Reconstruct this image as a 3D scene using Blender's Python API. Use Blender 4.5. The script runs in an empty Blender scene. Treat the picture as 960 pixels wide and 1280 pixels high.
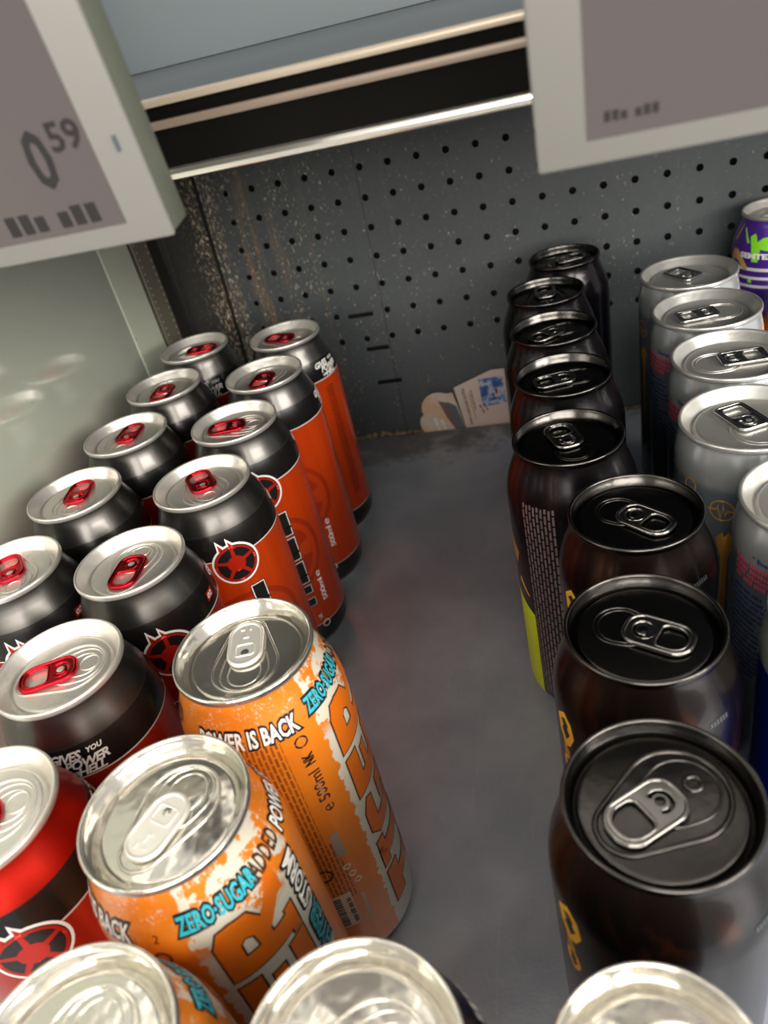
import bpy, bmesh, math, random
from mathutils import Vector, Matrix
random.seed(7)
PI = math.pi
SC = bpy.context.scene
COL = SC.collection

# ------------------------------------------------------------------ camera
cam_d = bpy.data.cameras.new('camera')
cam = bpy.data.objects.new('camera', cam_d)
COL.objects.link(cam)
SC.camera = cam
cr = Vector((0.96813905, 0.14124074, -0.20677968)).normalized()
cu = Vector((0.08611472, 0.58760604, 0.80455168)).normalized()
cf = Vector((-0.23514046, 0.79672467, -0.55672144)).normalized()
cam.matrix_world = Matrix(((cr.x, cu.x, -cf.x, 0), (cr.y, cu.y, -cf.y, 0), (cr.z, cu.z, -cf.z, 0.36996), (0, 0, 0, 1)))
cam_d.sensor_fit = 'VERTICAL'
cam_d.sensor_height = 36.0
cam_d.lens = 945.26 / 1280 * 36.0
cam_d.clip_start = 0.01
cam_d.dof.use_dof = True
cam_d.dof.focus_distance = 0.36
cam_d.dof.aperture_fstop = 12.5

# ------------------------------------------------------------------ world, shop lights and added fills
w = bpy.data.worlds.new('world')
SC.world = w
w.use_nodes = True
bg = w.node_tree.nodes['Background']
bg.inputs[0].default_value = (0.92, 0.90, 0.86, 1)
bg.inputs[1].default_value = 0.66

def area(name, loc, target, sx, sy, power, col):
    l = bpy.data.lights.new(name, 'AREA')
    l.shape = 'RECTANGLE'; l.size = sx; l.size_y = sy; l.energy = power; l.color = col
    o = bpy.data.objects.new(name, l); COL.objects.link(o)
    o.location = loc
    d = Vector(target) - Vector(loc)
    o.rotation_euler = d.to_track_quat('-Z', 'Y').to_euler()
    return o
WARM = (1.0, 0.90, 0.76)
area('ceiling_tube', (-0.7, -0.9, 2.3), (0, 0.3, 0.1), 2.6, 0.10, 11, WARM)
area('ceiling_tube', (0.5, -0.35, 2.3), (0, 0.3, 0.1), 2.6, 0.10, 11, WARM)
area('ceiling_tube', (0.9, -1.5, 2.0), (0, 0.3, 0.1), 2.6, 0.12, 14, WARM)
for k in range(8):
    area('ceiling_louvre_tube', (-2.1+0.36*k, 1.15, 2.3), (-2.1+0.36*k, 1.15, 0.0), 0.06, 2.0, 1.5, WARM)
area('aisle_fill', (0.3, -2.4, 1.05), (0, 0.4, 0.1), 2.2, 0.8, 74, (1.0, 0.94, 0.85))  # broad softbox added to brighten the rear under the shelf, standing for aisle brightness
area('aisle_fill', (2.1, -1.3, 1.2), (-0.2, 0.4, 0.1), 1.6, 0.7, 80, (1.0, 0.94, 0.85))  # second fill, added from the right to lift the side panel

SC.view_settings.view_transform = 'Standard'
SC.view_settings.look = 'None'
SC.view_settings.gamma = 1
SC.view_settings.use_curve_mapping = False
SC.view_settings.exposure = 0.0

# ------------------------------------------------------------------ material helper
class NM:
    def __init__(self, name, **pr):
        self.mat = bpy.data.materials.new(name)
        self.mat.use_nodes = True
        self.nt = self.mat.node_tree
        self.b = self.nt.nodes['Principled BSDF']
        for k, v in pr.items(): self.set(k, v)
    KEY = dict(col='Base Color', met='Metallic', rough='Roughness', spec='Specular IOR Level', coat='Coat Weight',
               crough='Coat Roughness', nrm='Normal', trans='Transmission Weight', alpha='Alpha', aniso='Anisotropic')
    def set(self, k, v):
        i = self.b.inputs[self.KEY[k]]
        if isinstance(v, bpy.types.NodeSocket): self.nt.links.new(v, i)
        elif isinstance(v, tuple) and len(v) == 3: i.default_value = (*v, 1)
        else: i.default_value = v
    def put(self, i, v):
        if v is None: return
        if isinstance(v, bpy.types.NodeSocket): self.nt.links.new(v, i)
        elif isinstance(v, tuple) and len(v) == 3 and len(i.default_value) == 4: i.default_value = (*v, 1)
        else: i.default_value = v
    def m(self, op, a, b=None, c=None):
        n = self.nt.nodes.new('ShaderNodeMath'); n.operation = op
        for i, v in enumerate((a, b, c)):
            self.put(n.inputs[i], v)
        return n.outputs[0]
    def mix(self, f, a, b):
        n = self.nt.nodes.new('ShaderNodeMix'); n.data_type = 'RGBA'
        self.put(n.inputs[0], f); self.put(n.inputs[6], a); self.put(n.inputs[7], b)
        return n.outputs[2]
    def mixf(self, f, a, b):
        return self.m('ADD', self.m('MULTIPLY', self.m('SUBTRACT', b, a), f), a)
    def coord(self, which='Object'):
        return self.nt.nodes.new('ShaderNodeTexCoord').outputs[which]
    def sep(self, v):
        n = self.nt.nodes.new('ShaderNodeSeparateXYZ'); self.put(n.inputs[0], v); return n.outputs
    def comb(self, x, y, z):
        n = self.nt.nodes.new('ShaderNodeCombineXYZ')
        for i, v in enumerate((x, y, z)): self.put(n.inputs[i], v)
        return n.outputs[0]
    def scale(self, v, s):
        n = self.nt.nodes.new('ShaderNodeVectorMath'); n.operation = 'MULTIPLY'
        self.put(n.inputs[0], v); n.inputs[1].default_value = s; return n.outputs[0]
    def noise(self, v, s, d=3, r=0.5, dist=0):
        n = self.nt.nodes.new('ShaderNodeTexNoise')
        self.put(n.inputs['Vector'], v)
        n.inputs['Scale'].default_value = s; n.inputs['Detail'].default_value = d
        n.inputs['Roughness'].default_value = r; n.inputs['Distortion'].default_value = dist
        return n.outputs[0]
    def step(self, x, a, b):
        n = self.nt.nodes.new('ShaderNodeMapRange'); n.interpolation_type = 'SMOOTHSTEP'
        self.put(n.inputs[0], x); n.inputs[1].default_value = a; n.inputs[2].default_value = b
        return n.outputs[0]
    def between(self, x, a, b, s=1e-4):
        return self.m('MULTIPLY', self.step(x, a - s, a + s), self.m('SUBTRACT', 1.0, self.step(x, b - s, b + s)))
    def mul(self, a, b): return self.m('MULTIPLY', a, b)
    def bump(self, h, strength=0.1, dist=0.001):
        n = self.nt.nodes.new('ShaderNodeBump')
        n.inputs['Strength'].default_value = strength; n.inputs['Distance'].default_value = dist
        self.put(n.inputs['Height'], h); self.set('nrm', n.outputs[0]); return n.outputs[0]
    def brick(self, v, bw, rh, mort, off=0.5):
        n = self.nt.nodes.new('ShaderNodeTexBrick')
        self.put(n.inputs['Vector'], v)
        n.inputs['Color1'].default_value = (1, 1, 1, 1); n.inputs['Color2'].default_value = (0.75, 0.75, 0.75, 1)
        n.inputs['Mortar'].default_value = (0, 0, 0, 1)
        n.inputs['Scale'].default_value = 1.0
        n.inputs['Mortar Size'].default_value = mort; n.inputs['Mortar Smooth'].default_value = 0.1
        n.inputs['Brick Width'].default_value = bw; n.inputs['Row Height'].default_value = rh
        n.offset = off
        return n.outputs['Color']
    def can_coords(self):
        s = self.sep(self.coord())
        th = self.m('MULTIPLY', self.m('ARCTAN2', s[1], s[0]), 57.29578)
        return th, s[2], s

def flat(name, col, rough=0.45, met=0.0, **k):
    return NM(name, col=col, rough=rough, met=met, **k).mat

# ------------------------------------------------------------------ mesh helpers
def mesh_obj(name, me, parent=None, mats=()):
    o = bpy.data.objects.new(name, me); COL.objects.link(o)
    for m in mats: me.materials.append(m)
    if parent: o.parent = parent
    return o
def bm_mesh(name, bm, smooth=True, angle=35):
    me = bpy.data.meshes.new(name)
    bmesh.ops.recalc_face_normals(bm, faces=bm.faces[:])
    if smooth:
        for f in bm.faces: f.smooth = True
        for e in bm.edges:
            if len(e.link_faces) == 2 and e.link_faces[0].normal.angle(e.link_faces[1].normal, 0) > math.radians(angle):
                e.smooth = False
    bm.to_mesh(me); bm.free()
    return me
def box(bm, x0, x1, y0, y1, z0, z1, bev=0.0, mi=0):
    r = bmesh.ops.create_cube(bm, size=1)
    bmesh.ops.scale(bm, vec=(x1-x0, y1-y0, z1-z0), verts=r['verts'])
    bmesh.ops.translate(bm, vec=((x0+x1)/2, (y0+y1)/2, (z0+z1)/2), verts=r['verts'])
    fs = set(f for v in r['verts'] for f in v.link_faces)
    for f in fs: f.material_index = mi
    if bev:
        es = list(set(e for v in r['verts'] for e in v.link_edges))
        bmesh.ops.bevel(bm, geom=es, offset=bev, segments=2, affect='EDGES', profile=0.5)
    return r['verts']
def lathe(bm, prof, seg=72, mi=0, cap_last=False, cap_first=False):
    rings = []
    for r, z in prof:
        if r < 1e-7: rings.append([bm.verts.new((0, 0, z))])
        else: rings.append([bm.verts.new((r*math.cos(2*PI*k/seg), r*math.sin(2*PI*k/seg), z)) for k in range(seg)])
    for a, b in zip(rings[:-1], rings[1:]):
        for k in range(seg):
            k2 = (k+1) % seg
            if len(a) == 1: f = bm.faces.new((a[0], b[k2], b[k]))
            elif len(b) == 1: f = bm.faces.new((a[k], a[k2], b[0]))
            else: f = bm.faces.new((a[k], a[k2], b[k2], b[k]))
            f.material_index = mi
def tube(bm, pts, r, closed=True, seg=8, mi=0, zs=1.0):
    n = len(pts); rings = []
    for i, p in enumerate(pts):
        a = pts[(i-1) % n] if closed or i > 0 else p
        b = pts[(i+1) % n] if closed or i < n-1 else p
        t = (Vector(b)-Vector(a)).normalized(); nr = Vector((-t.y, t.x, 0))
        rings.append([bm.verts.new(Vector(p) + nr*(r*math.cos(2*PI*k/seg)) + Vector((0, 0, zs*r*math.sin(2*PI*k/seg)))) for k in range(seg)])
    for i in range(n if closed else n-1):
        A, B = rings[i], rings[(i+1) % n]
        for k in range(seg):
            f = bm.faces.new((A[k], A[(k+1) % seg], B[(k+1) % seg], B[k])); f.material_index = mi
def hull2(c1, r1, c2, r2, n=24):
    """outline of two circles on the x axis joined by their tangents"""
    a = math.acos((r1-r2)/abs(c2-c1)) if abs(r1-r2) < abs(c2-c1) else 0
    # circle 1 on the -x side
    P = []
    for k in range(n+1):
        t = a + (2*PI-2*a)*k/n
        P.append((c1+r1*math.cos(t), r1*math.sin(t)))
    for k in range(n+1):
        t = -a + 2*a*k/n
        P.append((c2+r2*math.cos(t), r2*math.sin(t)))
    return P
def curve_mesh(loops, extrude, bevel, name):
    cu = bpy.data.curves.new(name, 'CURVE'); cu.dimensions = '2D'; cu.fill_mode = 'BOTH'
    cu.extrude = extrude; cu.bevel_depth = bevel; cu.bevel_resolution = 2; cu.offset = -bevel
    for L in loops:
        s = cu.splines.new('POLY'); s.points.add(len(L)-1); s.use_cyclic_u = True
        for p, q in zip(s.points, L): p.co = (q[0], q[1], 0, 1)
    o = bpy.data.objects.new(name, cu); COL.objects.link(o)
    dg = bpy.context.evaluated_depsgraph_get()
    me = bpy.data.meshes.new_from_object(o.evaluated_get(dg))
    bpy.data.objects.remove(o); bpy.data.curves.remove(cu)
    return me
_tc = {}
def text_bm(s, size, off=0.0, shear=0.0, spacing=1.0, line=0.85, align='CENTER'):
    cu = bpy.data.curves.new('t', 'FONT'); cu.body = s; cu.size = size; cu.offset = off; cu.shear = shear
    cu.space_character = spacing; cu.align_x = align; cu.align_y = 'CENTER'; cu.space_line = line; cu.resolution_u = 2
    o = bpy.data.objects.new('t', cu); COL.objects.link(o)
    dg = bpy.context.evaluated_depsgraph_get()
    me = bpy.data.meshes.new_from_object(o.evaluated_get(dg))
    bpy.data.objects.remove(o); bpy.data.curves.remove(cu)
    bm = bmesh.new(); bm.from_mesh(me); bpy.data.meshes.remove(me)
    return bm
def fit_bm(bm, w, h):
    xs = [v.co.x for v in bm.verts]; ys = [v.co.y for v in bm.verts]
    cx, cy = (min(xs)+max(xs))/2, (min(ys)+max(ys))/2
    sx = w/(max(xs)-min(xs)); sy = h/(max(ys)-min(ys))
    for v in bm.verts: v.co = Vector(((v.co.x-cx)*sx, (v.co.y-cy)*sy, 0))
    return bm
def poly_bm(loop):
    bm = bmesh.new()
    bm.faces.new([bm.verts.new((x, y, 0)) for x, y in loop]); return bm
def disc_bm(r, n=40, sx=1.0):
    return poly_bm([(sx*r*math.cos(2*PI*k/n), r*math.sin(2*PI*k/n)) for k in range(n)])
def ring_bm(r0, r1, n=40, sx=1.0):
    bm = bmesh.new()
    A = [bm.verts.new((sx*r0*math.cos(2*PI*k/n), r0*math.sin(2*PI*k/n), 0)) for k in range(n)]
    B = [bm.verts.new((sx*r1*math.cos(2*PI*k/n), r1*math.sin(2*PI*k/n), 0)) for k in range(n)]
    for k in range(n): bm.faces.new((A[k], A[(k+1) % n], B[(k+1) % n], B[k]))
    return bm
def words_bm(w, h, seed=1, tall=False):
    """a line of print too small or too blurred to read: one short bar per letter, gaps between the words"""
    rng = random.Random(seed); bm = bmesh.new(); x = -w/2; cw = h*0.62 if not tall else h*0.8
    while x < w/2-cw:
        for _ in range(rng.randint(3, 8) if not tall else 3):
            if x > w/2-cw: break
            hh = h*(0.75+0.25*rng.random())
            bm.faces.new([bm.verts.new(p) for p in ((x, -h/2, 0), (x+cw*0.72, -h/2, 0), (x+cw*0.72, -h/2+hh, 0), (x, -h/2+hh, 0))])
            x += cw
        x += cw*0.7
    return bm
def rot_up(bm, a=PI/2):
    c, s = math.cos(a), math.sin(a)
    for v in bm.verts: v.co = Vector((v.co.x*c-v.co.y*s, v.co.x*s+v.co.y*c, 0))
    return bm

# ------------------------------------------------------------------ can body
def body_profile(R, RL, H):
    k = R/0.033
    n = RL-0.0012
    P = [(0.0, 0.009), (0.012*k, 0.0075), (0.0195*k, 0.004), (0.0225*k, 0.0006), (0.0232*k, 0.0), (0.0242*k, 0.0), (0.0250*k, 0.0008),
         (0.0262*k, 0.0032), (0.0290*k, 0.0068), (0.0315*k, 0.0105), (0.0326*k, 0.0135), (R, 0.0170)]
    d = R-n
    # shoulder
    S = [(0.0, 0.030), (0.03, 0.0265), (0.12, 0.0225), (0.28, 0.0185), (0.50, 0.0143), (0.72, 0.0106), (0.88, 0.0075), (0.97, 0.0052), (1.0, 0.0036), (1.0, 0.0024)]
    sc = min(1.0, 0.35+d/0.009)
    for f, dz in S: P.append((R-d*f, H-dz*sc if f < 1 else H-dz))
    return P
def subdiv_prof(P, step=0.004):
    Q = [P[0]]
    for a, b in zip(P[:-1], P[1:]):
        n = max(1, int(math.hypot(b[0]-a[0], b[1]-a[1])/step)) if a[0] > 0.02 else 1
        for k in range(1, n+1): Q.append((a[0]+(b[0]-a[0])*k/n, a[1]+(b[1]-a[1])*k/n))
    return Q
class Body:
    """one can body with its printed graphics in one mesh"""
    def __init__(self, name, R, RL, H, base_mat):
        self.R, self.RL, self.H = R, RL, H
        self.P = body_profile(R, RL, H)
        self.bm = bmesh.new(); self.mats = [base_mat]; self.name = name
        lathe(self.bm, self.P, 80)
        # arc length table of the outer wall
        self.T = []; s = 0
        Q = [p for p in self.P if p[1] >= 0.0105 or p[0] > 0.0313*R/0.033]
        for i, q in enumerate(Q):
            if i: s += math.hypot(q[0]-Q[i-1][0], q[1]-Q[i-1][1])
            self.T.append((s, q[0], q[1]))
    def at_s(self, s):
        T = self.T
        s = max(T[0][0], min(T[-1][0]-1e-9, s))
        for a, b in zip(T[:-1], T[1:]):
            if s <= b[0]:
                f = (s-a[0])/(b[0]-a[0]); dr, dz = b[1]-a[1], b[2]-a[2]; L = math.hypot(dr, dz)
                return a[1]+f*dr, a[2]+f*dz, dz/L, -dr/L
    def s_of_z(self, z):
        for a, b in zip(self.T[:-1], self.T[1:]):
            if z <= b[2]: return a[0]+(b[0]-a[0])*(z-a[2])/(b[2]-a[2])
        return self.T[-1][0]
    def add(self, g, th, z, mat, lift=0.00012, rot=0.0):
        """wrap the flat graphic g round the wall: its x runs round the can, its y up the wall; centre at angle th (deg), height z"""
        if rot: rot_up(g, rot)
        bmesh.ops.triangulate(g, faces=g.faces[:])
        xs = [v.co.x for v in g.verts]; ys = [v.co.y for v in g.verts]
        st = 0.0022
        x = math.floor(min(xs)/st)*st
        while x < max(xs):
            if x > min(xs): bmesh.ops.bisect_plane(g, geom=g.verts[:]+g.edges[:]+g.faces[:], plane_co=(x, 0, 0), plane_no=(1, 0, 0))
            x += st
        s0 = self.s_of_z(z)
        if s0+max(ys) > self.s_of_z(self.H-0.031):
            y = math.floor(min(ys)/0.003)*0.003
            while y < max(ys):
                if y > min(ys): bmesh.ops.bisect_plane(g, geom=g.verts[:]+g.edges[:]+g.faces[:], plane_co=(0, y, 0), plane_no=(0, 1, 0))
                y += 0.003
        if mat not in self.mats: self.mats.append(mat)
        mi = self.mats.index(mat)
        if s0+min(ys) < self.s_of_z(0.0175):
            for zz_ in (0.0170, 0.0150, 0.0135, 0.0120):
                bmesh.ops.bisect_plane(g, geom=g.verts[:]+g.edges[:]+g.faces[:], plane_co=(0, self.s_of_z(zz_)-s0, 0), plane_no=(0, 1, 0))
        rr0 = self.at_s(s0)[0]
        vm = {}
        for v in g.verts:
            r, zz, nr, nz = self.at_s(s0+v.co.y)
            a = math.radians(th) + v.co.x/rr0
            r += lift*nr; zz += lift*nz
            vm[v] = self.bm.verts.new((r*math.cos(a), r*math.sin(a), zz))
        for f in g.faces:
            try: nf = self.bm.faces.new([vm[v] for v in f.verts])
            except ValueError: continue
            nf.material_index = mi
        g.free()
    def finish(self):
        me = bpy.data.meshes.new(self.name)
        for f in self.bm.faces: f.smooth = True
        # lathe faces outward
        self.bm.normal_update()
        for f in self.bm.faces:
            c = f.calc_center_median(); rad = Vector((c.x, c.y, 0))
            if f.material_index > 0 or c.z > 0.012:
                if f.normal.dot(rad) < 0: f.normal_flip()
            elif f.normal.z > 0: f.normal_flip()
        self.bm.to_mesh(me); self.bm.free()
        for m in self.mats: me.materials.append(m)
        return me

# ------------------------------------------------------------------ lids and tabs
def lid_mesh(name, mat, RL, kind='plain'):
    k = RL/0.027
    q = RL-0.027*k
    bm = bmesh.new()
    if kind == 'ringed':
        prof = [(25.7, -3.4), (26.7, -3.0), (27.0, -2.2), (27.0, -0.8), (26.75, -0.2), (26.3, 0.0), (25.8, -0.15), (25.5, -0.8), (25.1, -2.2), (24.6, -2.7), (24.2, -4.6),
                (23.5, -5.4), (23.1, -6.9), (22.5, -7.4), (21.9, -6.9), (21.6, -5.6), (21.1, -5.2), (20.3, -5.1), (0.0, -5.1)]
        pz = -5.1
    elif kind in ('arc', 'deep'):
        prof = [(25.7, -3.4), (26.7, -3.0), (27.0, -2.2), (27.0, -0.8), (26.75, -0.2), (26.3, 0.0), (25.8, -0.15), (25.5, -0.8), (25.2, -2.4), (24.7, -3.0), (24.3, -5.4),
                (23.9, -6.3), (23.4, -6.5), (23.0, -6.0), (22.8, -4.9), (22.3, -4.5), (21.4, -4.4), (0.0, -4.4)]
        pz = -4.4
    else:
        prof = [(25.7, -3.4), (26.7, -3.0), (27.0, -2.2), (27.0, -0.8), (26.75, -0.2), (26.3, 0.0), (25.8, -0.15), (25.5, -0.8), (24.9, -2.0), (22.6, -5.6), (22.1, -6.6),
                (21.5, -6.9), (21.0, -6.4), (20.7, -5.4), (20.2, -5.0), (19.4, -4.9), (0.0, -4.9)]
        pz = -4.9
    prof = [(r*k/1000, z/1000) for r, z in prof]
    lathe(bm, prof, 96)
    P = lambda L, z=pz: [(x*k/1000, y*k/1000, z/1000) for x, y in L]
    if kind == 'deep':
        tube(bm, P(hull2(-5.8, 14.2, 11.5, 8.6)), 0.0009*k, seg=8)
        tube(bm, P(hull2(-8.0, 10.0, -4.0, 9.0)), 0.0005*k, seg=8)
        tube(bm, P(hull2(-12.0, 2.2, -11.8, 2.2)), 0.0008*k, seg=8)
    elif kind == 'square':
        tube(bm, P(hull2(-7.5, 10.3, -6.0, 10.3)), 0.0004*k, seg=8)
        tube(bm, P(hull2(-7.5, 8.6, -6.5, 8.6)), 0.00025*k, seg=8)
    elif kind == 'arc':
        L = [(x, y) for x, y in hull2(-8.5, 9.2, -6.0, 8.6)]
        tube(bm, P(L), 0.0004*k, seg=8)
        tube(bm, P(hull2(-8.3, 7.8, -6.3, 7.3)), 0.0003*k, seg=8)
    else:
        tube(bm, P(hull2(-5.5, 12.6, 12.0, 7.2)), 0.0006*k, seg=8)
        tube(bm, P(hull2(-8.0, 9.4, -4.0, 8.6)), 0.0004*k, seg=8)
        tube(bm, P(hull2(-9.0, 6.4, -7.0, 6.0)), 0.0003*k, seg=8)
    if kind == 'plain':
        tube(bm, P([(-11.5+4.2*math.cos(t*PI/10), 4.2*math.sin(t*PI/10)) for t in range(20)]), 0.00035*k)
    # rivet
    n0 = len(bm.verts)
    bm2 = [(0.0, pz+1.9), (1.6, pz+1.85), (2.1, pz+1.6), (2.2, pz+1.3), (1.7, pz+1.0), (1.7, pz)]
    lathe(bm, [(r*k/1000, z/1000) for r, z in bm2], 20)
    me = bm_mesh(name, bm, angle=50)
    me.materials.append(mat)
    return me
def rr(x0, x1, hw, r0, r1, n=8, waist=0.0):
    """rounded tab outline, r0 at the x0 end, r1 at the x1 end"""
    P = []
    for cx, cy, r, a0 in ((x1-r1, hw-r1, r1, 0), (x0+r0, hw-r0, r0, 90), (x0+r0, -(hw-r0), r0, 180), (x1-r1, -(hw-r1), r1, 270)):
        for k in range(n+1):
            a = math.radians(a0+90*k/n); P.append((cx+r*math.cos(a), cy+r*math.sin(a)))
    return P
def tab_mesh(name, mat, RL, kind='plain'):
    k = RL/0.027; s = k/1000
    S = lambda L: [(x*s, y*s) for x, y in L]
    slot = [(3.6*math.cos(math.radians(a)), 3.6*math.sin(math.radians(a))) for a in range(60, 301, 15)] + \
           [(2.7*math.cos(math.radians(a)), 2.7*math.sin(math.radians(a))) for a in range(300, 59, -15)]
    if kind == 'solid':
        outer = rr(-7.0, 16.5, 7.0, 6.8, 6.8)
        loops = [outer]
    elif kind == 'square':
        outer = rr(-6.5, 17.0, 7.6, 3.4, 2.6)
        loops = [outer, rr(6.2, 13.6, 4.9, 1.6, 1.8), slot]
    else:
        outer = rr(-7.0, 17.6, 7.6, 6.0, 6.6)
        loops = [outer, rr(5.6, 14.8, 5.0, 2.2, 4.6), slot]
    me = curve_mesh([S(L) for L in loops], 0.0002*k, 0.00038*k, name)
    bm = bmesh.new(); bm.from_mesh(me); bpy.data.meshes.remove(me)
    bmesh.ops.translate(bm, vec=(0, 0, 0.0), verts=bm.verts[:])
    # rolled rim of the tab
    inner = [(x*0.93+0.35, y*0.90) for x, y in outer]
    tube(bm, [(x*s, y*s, 0.0003) for x, y in inner], 0.00075*k, seg=8)
    if kind == 'solid':
        tube(bm, [(x*s, y*s, 0.0006) for x, y in rr(-1.8, 4.2, 3.6, 1.2, 1.2)], 0.0003*k, seg=6)
        for (x, y, w, h) in ((8.0, 0, 0.5, 2.2), (9.5, 0, 2.4, 0.5), (12.5, 1.6, 0.5, 1.6), (12.5, -1.6, 1.6, 0.5)):
            box(bm, (x-w/2)*s, (x+w/2)*s, (y-h/2)*s, (y+h/2)*s, 0.0003, 0.0009)
    else:
        tube(bm, [(x*s*1.0, y*s, 0.0003) for x, y in rr(5.0, 15.2, 5.5, 2.4, 4.8)], 0.0005*k, seg=8)
        tube(bm, [(4.3*s*math.cos(2*PI*a/24), 4.3*s*math.sin(2*PI*a/24), 0.0003) for a in range(24)], 0.0004*k, seg=6)
    me = bm_mesh(name, bm, angle=50)
    me.materials.clear(); me.materials.append(mat)
    for p in me.polygons: p.material_index = 0
    return me

# ------------------------------------------------------------------ lid materials
def metal(name, col, rough, bump=0.0, met=1.0, bs=0.12):
    n = NM(name, col=col, rough=rough, met=met)
    if bump:
        c = n.coord()
        h = n.noise(c, 160, 2)
        n.bump(h, bump, 0.002)
    return n.mat
M_ALU = metal('lid_aluminium', (0.76, 0.73, 0.68), 0.32, 0.12, 0.78)
n_ = NM('lid_bright', col=(0.72, 0.69, 0.62), rough=0.13, met=0.92)
n_.bump(n_.noise(n_.coord(), 75, 2, 0.5), 0.16, 0.004)
M_ALUB = n_.mat
M_TABR = metal('tab_red', (0.72, 0.015, 0.03), 0.22, 0)
M_TABS = metal('tab_silver', (0.55, 0.55, 0.53), 0.22, 0)
M_TABB = metal('tab_bright', (0.85, 0.82, 0.76), 0.34, 0, 0.65)
M_BLK = metal('lid_black', (0.085, 0.080, 0.076), 0.22, 0.08)
M_ALUW = metal('lid_silver_cool', (0.74, 0.73, 0.70), 0.31, 0.10, 0.80)
M_BLKT = metal('tab_black', (0.27, 0.26, 0.245), 0.16, 0)
M_WHITE = flat('print_white', (0.80, 0.78, 0.75), 0.4)
M_INK = flat('print_black', (0.008, 0.007, 0.008), 0.35)
M_RED = flat('print_red', (0.52, 0.02, 0.008), 0.3, 0.4)
M_TEAL = flat('print_teal', (0.03, 0.40, 0.50), 0.4)
M_ORANGE = flat('print_orange', (0.72, 0.16, 0.008), 0.35, 0.2)
M_BROWN = flat('print_brown', (0.06, 0.02, 0.01), 0.4)
M_GOLD = flat('print_gold', (0.55, 0.26, 0.04), 0.4, 0.3)
M_YEL = flat('print_yellow', (0.80, 0.42, 0.02), 0.4)
M_LIME = flat('print_lime', (0.70, 0.86, 0.0), 0.4)
M_LGREEN = flat('print_leaf_green', (0.22, 0.70, 0.02), 0.4)
M_PINK = flat('print_pink', (0.62, 0.07, 0.12), 0.4)
M_NAVY = flat('print_navy', (0.02, 0.03, 0.14), 0.4)
M_SAND = flat('print_sand', (0.60, 0.36, 0.12), 0.4)

# ------------------------------------------------------------------ black and red cans
H_D = 0.1760
def devil_base(name, shoulder_red=False, crimson=False):
    n = NM(name)
    th, z, s = n.can_coords()
    steel = (0.105, 0.10, 0.095) if not shoulder_red else (0.55, 0.02, 0.012)
    u = n.m('MULTIPLY', th, 0.033*PI/180)
    # brushed direction
    red = n.mix(n.noise(n.comb(n.m('MULTIPLY', u, 300.0), n.m('MULTIPLY', z, 12.0), 0.0), 1.0, 2), (0.70, 0.055, 0.006), (0.88, 0.085, 0.008))
    if crimson: red = n.mix(0.75, red, (0.36, 0.012, 0.014))
    # faint large ring with five spokes behind the lettering
    dx = n.m('SUBTRACT', u, -0.002); dz = n.m('SUBTRACT', z, 0.088)
    rad = n.m('SQRT', n.m('ADD', n.mul(dx, dx), n.mul(dz, dz)))
    ring = n.between(rad, 0.0265, 0.0300, 0.0002)
    ang = n.m('MULTIPLY', n.m('ARCTAN2', dz, dx), 57.29578)
    tri = n.m('ABSOLUTE', n.m('SUBTRACT', n.m('MODULO', n.m('ADD', ang, 360.0), 72.0), 36.0))
    spoke = n.mul(n.between(rad, 0.006, 0.0225, 0.0002), n.m('LESS_THAN', tri, 20.0))
    faint = n.m('MAXIMUM', ring, spoke)
    red = n.mix(n.m('MULTIPLY', faint, 0.42), red, (0.22, 0.010, 0.012))
    # ingredients column
    txt = n.brick(n.comb(z, u, 0.0), 0.0042, 0.0016, 0.0004)
    tm = n.mul(n.mul(n.between(u, 0.0475, 0.0555), n.between(z, 0.038, 0.137)), txt)
    red = n.mix(n.m('MULTIPLY', tm, 0.9), red, (0.03, 0.01, 0.01))
    c = n.mix(n.between(z, 0.0250, 0.1430), (0.010, 0.009, 0.009), red)
    c = n.mix(n.between(z, 0.1430, 0.1437), c, (0.80, 0.78, 0.74))
    c = n.mix(n.between(z, 0.0244, 0.0250), c, (0.80, 0.78, 0.74))
    c = n.mix(n.step(z, 0.1583, 0.1590), c, steel)
    c = n.mix(n.m('SUBTRACT', 1.0, n.step(z, 0.0040, 0.0046)), c, (0.6, 0.6, 0.6))
    n.set('col', c)
    hi = n.step(z, 0.1583, 0.1590)
    n.set('met', n.m('MAXIMUM', n.mixf(hi, 0.25, 0.95), n.mul(n.between(z, 0.025, 0.143), 0.55)))
    n.set('rough', n.mixf(hi, 0.27, 0.33 if not shoulder_red else 0.42))
    n.set('coat', 0.25); n.set('crough', 0.1)
    return n.mat
def brand_blocks(B, th):
    """vertical black lettering with a white outline, read upwards"""
    W, Hh = 0.077, 0.032
    for off, mat, lift in ((0.0013, M_INK, 0.00008), (0.00085, M_WHITE, 0.00014), (0.0003, M_INK, 0.0002)):
        g = bmesh.new()
        # block letters H E L L in a box of W x Hh, drawn with bars grown by off
        def bar(x0, x1, y0, y1):
            g.faces.new([g.verts.new((x, y, 0)) for x, y in ((x0-off, y0-off), (x1+off, y0-off), (x1+off, y1+off), (x0-off, y1+off))])
        lw, t = 0.0163, 0.0052
        x = -W/2+0.001
        bar(x, x+t, 0, Hh); bar(x+lw-t, x+lw, 0, Hh); bar(x+t, x+lw-t, Hh*.42, Hh*.60); x += lw+0.0038
        bar(x, x+t, 0, Hh); bar(x+t, x+lw, 0, t); bar(x+t, x+lw*.9, Hh*.42, Hh*.58); bar(x+t, x+lw, Hh-t, Hh); x += lw+0.0038
        for _ in range(2):
            bar(x, x+t, 0, Hh); bar(x+t, x+lw, 0, t*1.25); x += lw+0.0038
        for v in g.verts: v.co.y -= Hh/2
        B.add(g, th, 0.081, mat, lift, rot=PI/2)
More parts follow.
